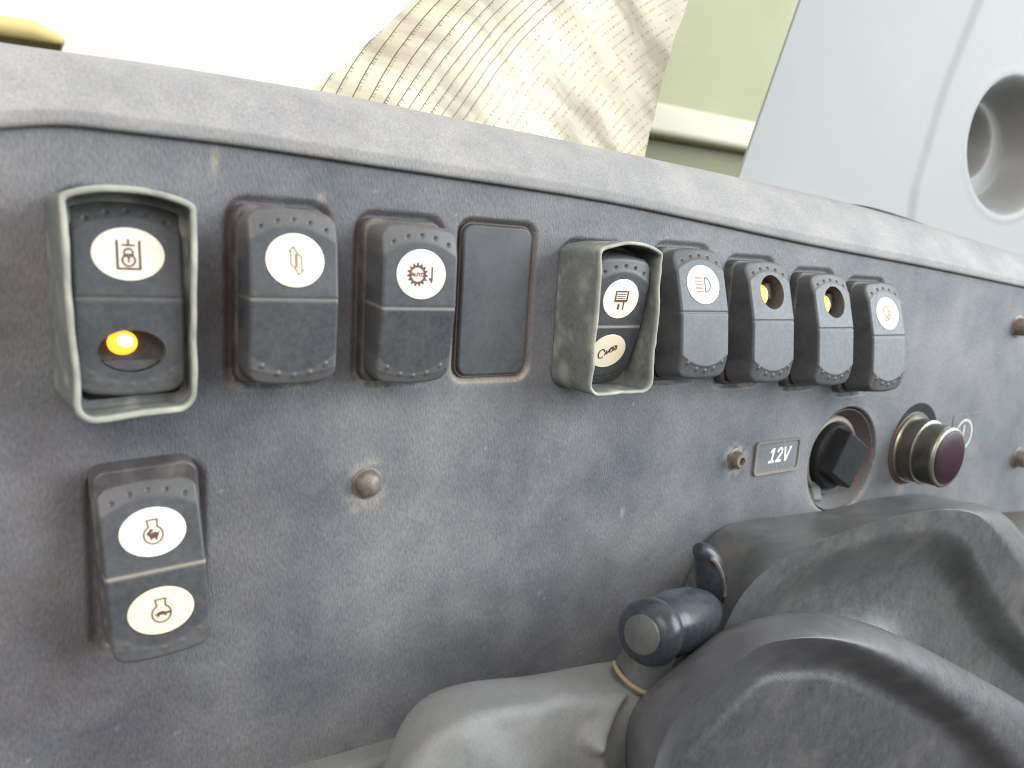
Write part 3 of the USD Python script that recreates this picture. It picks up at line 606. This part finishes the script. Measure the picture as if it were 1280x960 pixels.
v, shp = loft(A_, 140, 90, k=1, param=[0, .6, 2, 2.6, 3.8, 5])
t = thing('side_tray', 'dark moulded tray with a rounded rim against the panel below the power socket', 'tray', (0, 0, 0))
add('tray_shell', solid_sheet(v, shp, True), M_tray, t, smooth=True, tint=lambda v: np.c_[0 * v[:, 0], 0.10 * sm(fb(v, 12, 3), 0.5, 0.75), 0 * v[:, 0]])

B1 = [(6.1, -147.1, 72.0), (9.4, -124.4, 72.0), (10.7, -110.0, 72.0), (20.2, -101.3, 72.0), (35.3, -95.4, 72.0), (50.1, -90.8, 72.0), (66.6, -90.6, 72.0), (89.5, -94.5, 72.0), (118.9, -105.5, 72.0), (160.5, -126.0, 72.0), (211.3, -152.3, 72.0), (275.1, -187.0, 72.0), (403.0, -262.5, 72.0)]
B2 = [(-0.1, -133.2, 87.0), (1.7, -114.2, 87.0), (5.0, -102.8, 87.0), (12.7, -96.1, 87.0), (24.7, -90.7, 87.0), (36.1, -86.6, 87.0), (48.7, -86.8, 87.0), (67.7, -90.9, 87.0), (92.1, -100.5, 87.0), (123.9, -117.6, 87.0), (159.0, -139.0, 87.0), (208.3, -173.4, 87.0), (307.4, -252.6, 87.0)]
B3 = [(17.3, -147.3, 78.0), (17.0, -128.1, 78.0), (22.4, -120.0, 78.0), (31.0, -113.5, 78.0), (41.7, -107.6, 78.0), (52.2, -103.1, 78.0), (65.3, -104.5, 78.0), (82.0, -108.6, 78.0), (103.3, -117.7, 78.0), (130.9, -133.6, 78.0), (159.9, -152.1, 78.0), (191.6, -178.9, 78.0), (221.7, -232.7, 78.0)]
B4 = [(24.4, -149.5, 79.0), (22.7, -132.1, 79.0), (26.6, -124.1, 79.0), (34.4, -117.1, 79.0), (44.3, -111.4, 79.0), (54.3, -107.5, 79.0), (66.0, -109.0, 79.0), (81.5, -112.9, 79.0), (100.3, -121.0, 79.0), (124.9, -136.0, 79.0), (150.2, -153.5, 79.0), (174.0, -177.6, 79.0), (196.2, -221.3, 79.0)]
B5 = [(72.9, -169.0, 80.0), (72.6, -163.0, 80.0), (72.7, -157.2, 80.0), (73.7, -151.8, 80.0), (76.2, -148.4, 80.0), (78.7, -146.4, 80.0), (81.6, -146.6, 80.0), (85.2, -147.8, 80.0), (89.0, -150.1, 80.0), (93.0, -154.5, 80.0), (96.4, -160.3, 80.0), (100.3, -167.9, 80.0), (105.8, -182.7, 80.0)]
cB = np.array(B5).mean(0)
B0 = [tuple(np.array(p) + (cB - np.array(p)) * 0.22 * np.array([1, 1, 0]) + np.array([8, -8, -30])) for p in B1]
v, shp = loft([B0, B1, B2, B3, B4, B5], 160, 110, k=1, param=[0, 1, 2, 3, 3.5, 5.5])
t = thing('padded_pod', 'large dark padded pod with a thick rounded arched rim in the near right corner', 'pad', (0, 0, 0))
add('pod_shell', solid_sheet(v, shp, True), M_pod, t, smooth=True, tint=lambda v: np.c_[0 * v[:, 0], 0.08 * sm(fb(v, 10, 6), 0.52, 0.78), 0 * v[:, 0]])

G0 = [(-41.1, -151.6, 18.0), (-33.6, -137.8, 18.0), (-22.8, -130.2, 18.0), (-7.7, -129.1, 18.0), (18.1, -133.0, 18.0), (47.1, -137.2, 18.0), (80.6, -147.4, 18.0), (109.1, -156.8, 18.0)]
G1 = [(-55.1, -131.1, 40.0), (-47.5, -115.0, 40.0), (-39.9, -106.7, 40.0), (-32.0, -105.3, 40.0), (-8.1, -108.7, 40.0), (13.1, -111.2, 40.0), (34.9, -114.7, 40.0), (67.1, -125.6, 40.0)]
G2 = [(-57.8, -122.7, 54.0), (-50.1, -110.8, 54.0), (-41.3, -104.1, 54.0), (-31.1, -103.3, 54.0), (-12.8, -106.3, 54.0), (5.0, -108.9, 54.0), (24.7, -113.4, 54.0), (52.2, -122.3, 54.0)]
G3 = [(-58.0, -121.7, 60.0), (-48.4, -115.8, 60.0), (-35.9, -112.9, 60.0), (-23.5, -114.3, 60.0), (-10.1, -116.8, 60.0), (2.6, -117.7, 60.0), (20.2, -120.4, 60.0), (46.6, -126.9, 60.0)]
G4 = [(-56.3, -133.1, 62.0), (-43.1, -129.5, 62.0), (-28.7, -130.6, 62.0), (-12.8, -134.3, 62.0), (1.6, -138.5, 62.0), (10.8, -140.6, 62.0), (23.6, -142.7, 62.0), (47.7, -148.7, 62.0)]
G5 = [(-54.4, -158.8, 60.0), (-40.5, -158.4, 60.0), (-25.3, -163.2, 60.0), (-8.6, -168.5, 60.0), (6.8, -175.7, 60.0), (16.7, -180.4, 60.0), (30.7, -186.9, 60.0), (56.9, -199.2, 60.0)]
v, shp = loft([G0, G1, G2, G3, G4, G5], 150, 90, k=1, param=[0, 1, 1.6, 2.6, 4, 5])
gx, gy = v[:, 0], v[:, 1]
def fold(ax, ay, bx, by, h, w):
    t_ = np.clip(((gx - ax) * (bx - ax) + (gy - ay) * (by - ay)) / ((bx - ax) ** 2 + (by - ay) ** 2), 0, 1)
    return h * np.exp(-(np.hypot(gx - ax - t_ * (bx - ax), gy - ay - t_ * (by - ay)) / w) ** 2)
dz = fold(25, -107, 4, -120, 3.2, 3) + fold(4, -120, 10, -140, 2.5, 3) - fold(16, -118, 22, -140, 3.0, 6) + fold(-40, -104, -20, -125, 1.6, 6) - fold(-5, -108, 0, -135, 1.8, 6) + fold(-25, -104, 8, -112, 0.8, 3) + 3.0 * (fb(v, 22, 12, 3) - 0.5)
inside = np.repeat(np.linspace(0, 5, 90), 150); v[:, 2] += dz * sm(inside, 1.0, 1.6)
t = thing('lever_gaiter', 'pale grey folded vinyl gaiter under the dark lever knob at the bottom edge', 'gaiter', (0, 0, 0))
add('skirt', solid_sheet(v, shp, True), M_gaiter, t, smooth=True)
fl2 = bevel_plate(affinity.translate(affinity.rotate(rrect(150, 60, 18), -2), 0, 0), 9, 3, 0)
fl2.apply_translation([-8, -176, 0]); add('base_flange', fl2, M_gaiter, t, smooth=40)

def tube(pts, radii, n=28, caps=True):
    p = np.asarray(pts, float); d = np.gradient(p, axis=0); d /= np.linalg.norm(d, axis=1, keepdims=True)
    ref = np.array([0.2, 0.3, 1.0]); a = np.cross(d, ref); a /= np.linalg.norm(a, axis=1, keepdims=True); b = np.cross(d, a)
    ang = np.arange(n) * 2 * np.pi / n
    r = np.broadcast_to(np.asarray(radii, float), (len(p),))
    v = p[:, None] + r[:, None, None] * (np.cos(ang)[None, :, None] * a[:, None] + np.sin(ang)[None, :, None] * b[:, None])
    v = v.reshape(-1, 3); m = len(p); f = []
    i = np.arange(n); j = (i + 1) % n
    for k in range(m - 1): f += [np.stack([k * n + i, (k + 1) * n + j, k * n + j], 1), np.stack([k * n + i, (k + 1) * n + i, (k + 1) * n + j], 1)]
    v = np.vstack([v, p[:1], p[-1:]]); f += [np.stack([np.full(n, m * n), i, j], 1), np.stack([np.full(n, m * n + 1), (m - 1) * n + j, (m - 1) * n + i], 1)]
    q = trimesh.Trimesh(v, np.vstack(f), process=False); q.fix_normals(); return q
def polyline(pts, n): return curve(pts, n) if len(pts) > 3 else np.stack([np.interp(np.linspace(0, 1, n), np.linspace(0, 1, len(pts)), np.array(pts, float)[:, k]) for k in range(3)], 1)

KN = (35.0, -96.5, 52.0)
t = thing('control_lever', 'glossy dark blue-black lever knob with a rounded end facing left', 'knob', KN)
axis = np.array([1.0, -0.20, -0.35]); axis /= np.linalg.norm(axis)
prof = [(-12.0, 0.01), (-11.9, 3.0), (-11.4, 6.4), (-10.4, 8.6), (-8.5, 10.2), (-6.0, 10.8), (-3.5, 10.4), (-1.6, 9.2), (-0.6, 8.9), (0.8, 9.4), (4, 10.6), (14, 10.8), (24, 10.2), (34, 8.0), (44, 4.0)]
add('grip', tube([axis * s_ for s_, _ in prof], [r_2 * 0.95 for _, r_2 in prof], 48), M_knob, t, smooth=40)
ef = revolve([(0, -0.5), (5.8, -0.5), (6.0, 0.2), (5.4, 0.8), (0, 1.3)], 40); zax = -axis
R = trimesh.geometry.align_vectors([0, 0, 1], zax); ef.apply_transform(R); ef.apply_translation(axis * -11.6)
add('end_cap', ef, M_tray, t, smooth=40)
nk = tube([(-2, -5, -1), (-3, -11, -1), (-4, -17, -2)], [8.5, 8.0, 9.5], 32); add('neck', nk, M_tray, t, smooth=40)
a = np.linspace(-0.4, math.pi + 0.5, 40)
st = tube(np.c_[-3.6 - 9.6 * np.cos(a), -13.5 - 4.0 * np.sin(a) + 0.9 * np.cos(a), -2.0 + 9.4 * np.sin(a)], 0.8, 12); add('strap', st, M_tan, t, smooth=True)

pts = [(68.9, -83.3, 34.0), (72.3, -85.1, 34.0), (75.4, -89.6, 34.0), (77.6, -96.1, 34.0), (79.2, -104.1, 34.0)]
t = thing('small_lever', 'small dark curved lever with a bright edge standing behind the glossy knob', 'lever', (0, 0, 0))
add('lever_blade', tube(curve(pts, 30), 5.6 * np.sin(np.linspace(0.25, 2.4, 30)) ** 0.6, 20), M_knob, t, smooth=True)
add('edge_trim', tube(curve([(70.9, -84.7, 39.0), (74.7, -88.4, 39.0), (78.1, -94.4, 39.0), (79.9, -100.9, 39.0)], 24), 0.9, 10), M_steel, t, smooth=True)

# ------------------------------------------------------------------ pillar trim on the right
PW = -32.0
PE = [(170.5, 132.8, -32.0), (143.9, 56.1, -32.0)]
ridge = [(325.0, 189.2, -32.0), (308.7, 161.6, -32.0), (288.5, 113.8, -32.0), (274.6, 60.9, -32.0)]
HOLE = [(373.2, 93.3, -32.0)][0]
def build_trim():
    (x0, y0, _), (x1, y1, _) = PE
    ys = np.linspace(10, 330, 330)
    xl = x1 + (x0 - x1) * (ys - y1) / (y0 - y1)
    s = np.linspace(0, 1, 420)
    x = xl[:, None] + (620 - xl[:, None]) * s[None] ** 1.25
    y = np.repeat(ys[:, None], len(s), 1)
    rp = sorted([(b, a_) for a_, b, _ in ridge]); rx = np.interp(y, [q[0] for q in rp], [q[1] for q in rp])
    rx = np.where(y > rp[-1][0], rp[-1][1] + (y - rp[-1][0]) * 0.62, rx)
    z = PW + 0 * x
    z += 1.8 * sm(x - rx, 0, 10)
    z += 0.06 * (x - xl[:, None]) * 0
    u_, w_ = x - HOLE[0], y - HOLE[1]
    r = np.hypot(u_ / 52.0, w_ / 41.0)
    z -= 24.0 * (1 - sm(r, 0.68, 0.98))
    z -= 14.0 * (1 - sm(np.hypot((u_ + 6) / 52, (w_ - 4) / 41), 0.40, 0.56))
    z += 0.3 * np.exp(-((r - 1.03) / 0.05) ** 2)
    e = (x - xl[:, None]); z -= 0.8 * (1 - np.sqrt(np.clip(1 - (1 - np.clip(e / 0.8, 0, 1)) ** 2, 0, 1)))
    front = np.stack([x, y, z], -1)
    edge = front[:, :1].copy(); edge[..., 2] -= 25; edge[..., 0] += 30
    V = np.concatenate([edge, front], 1)
    return trimesh.Trimesh(V.reshape(-1, 3), grid_faces(len(ys), len(s) + 1, flip=True), process=False)
t = thing('pillar_trim', 'light grey plastic window pillar cover with a moulded ridge and round recess', 'trim panel', (0, 0, 0))
add('cover', build_trim(), M_trim, t, smooth=50)
sl = curve([(206.9, 47.1, -19.0), (223.1, 46.5, -19.0), (273.5, 40.5, -19.0), (332.1, 33.2, -19.0), (406.3, 27.1, -19.0)], 60)
add('rubber_seal', tube(sl, 1.9 * np.sin(np.linspace(0.15, 2.0, 60)), 14), M_black, t, smooth=True)

# ------------------------------------------------------------------ window: glass, printed sheet, and what shows outside
gl = trimesh.creation.box([760, 420, 4]); gl.apply_translation([-140, 190, -95])
t = thing('window_glass', 'clear side window pane behind the dashboard ledge and printed sheet', 'window', (-140, -20, -95))
gl.apply_translation([140, 20, 95]); add('pane', gl, M_glass, t, smooth=False)

PQ = [(-39.7, 62.7, -70.0), (2.0, 107.1, -70.0), (41.6, 149.0, -70.0), (144.6, 142.4, -70.0), (134.6, 102.0, -70.0), (125.3, 55.9, -70.0), (40.5, 55.4, -70.0), (-9.2, 58.4, -70.0)]
def build_paper():
    q = np.array([p[:2] for p in PQ])
    L0, L1 = q[0], q[2]; R0, R1 = q[5], q[3]
    n, m = 140, 120
    uu, vv = np.meshgrid(np.linspace(0, 1, n), np.linspace(0, 1, m), indexing='ij')
    left = (1 - vv)[..., None] * L0 + vv[..., None] * L1 + (4 * vv * (1 - vv))[..., None] * np.array([2.0, -1.5])
    right = (1 - vv)[..., None] * R0 + vv[..., None] * R1 + (4 * vv * (1 - vv))[..., None] * (q[4] - (q[5] + q[3]) / 2)
    p = (1 - uu)[..., None] * left + uu[..., None] * right
    z = -70 + 7 * np.sin(uu * 4.2 + vv * 1.5 + 0.3) + 8 * (fb(np.dstack([p[..., 0] * 0.8 + p[..., 1] * 0.3, p[..., 1], 0 * uu]), 34, 31, 3) - 0.5)
    z -= 24 * (1 - sm(uu, 0.0, 0.22)) ** 2
    v3 = np.dstack([p, z])
    return trimesh.Trimesh(v3.reshape(-1, 3), grid_faces(n, m), process=False)
def paper_uv(v):
    a = math.radians(54)
    x, y = v[:, 0] - PQ[0][0], v[:, 1] - PQ[0][1]
    u = x * math.cos(a) + y * math.sin(a); w = x * math.sin(a) - y * math.cos(a)
    w = w - 0.0016 * (u - 40) ** 2
    return np.c_[u, w / 3.9]
t = thing('printed_sheet', 'creased paper sheet with slanting ruled lines of small print standing in the window', 'paper', (0, 0, 0))
add('sheet', build_paper(), M_paper, t, smooth=True, uv=paper_uv)

t = thing('machine_panel', 'olive painted machine side with a cream rail seen outside through the window', 'machine', (0, 0, 0))
bx = trimesh.creation.box([420, 640, 60]); bx.apply_translation([560, 120, -432]); add('side_panel', bx, M_olive, t, smooth=False)
M_olive2 = simple('dark_olive_paint', (0.17, 0.165, 0.06), 0.5)
bx2 = trimesh.creation.box([420, 260, 8]); bx2.apply_translation([560, 0, -398]); add('lower_panel', bx2, M_olive2, t, smooth=False)
rl = man_tri(m3.Manifold.batch_hull([m3.Manifold.sphere(6, 20).translate([a_, b_, c_]) for a_ in (360, 760) for b_ in (138, 156) for c_ in (-400, -375)]))
add('rail', rl, M_rail, t, smooth=40)
t = thing('yellow_bonnet', 'rounded end of a yellow machine bonnet outside the window at the top left', 'bonnet', (-160, 172, -600))
hb = man_tri(m3.Manifold.batch_hull([m3.Manifold.sphere(r2, 24).translate([a_, b_, c_]) for a_, b_, r2 in ((-90, -2, 9), (60, 0, 8), (80, -4, 4)) for c_ in (-60, 0)]))
add('bonnet_shell', hb, M_yellow, t, smooth=50)
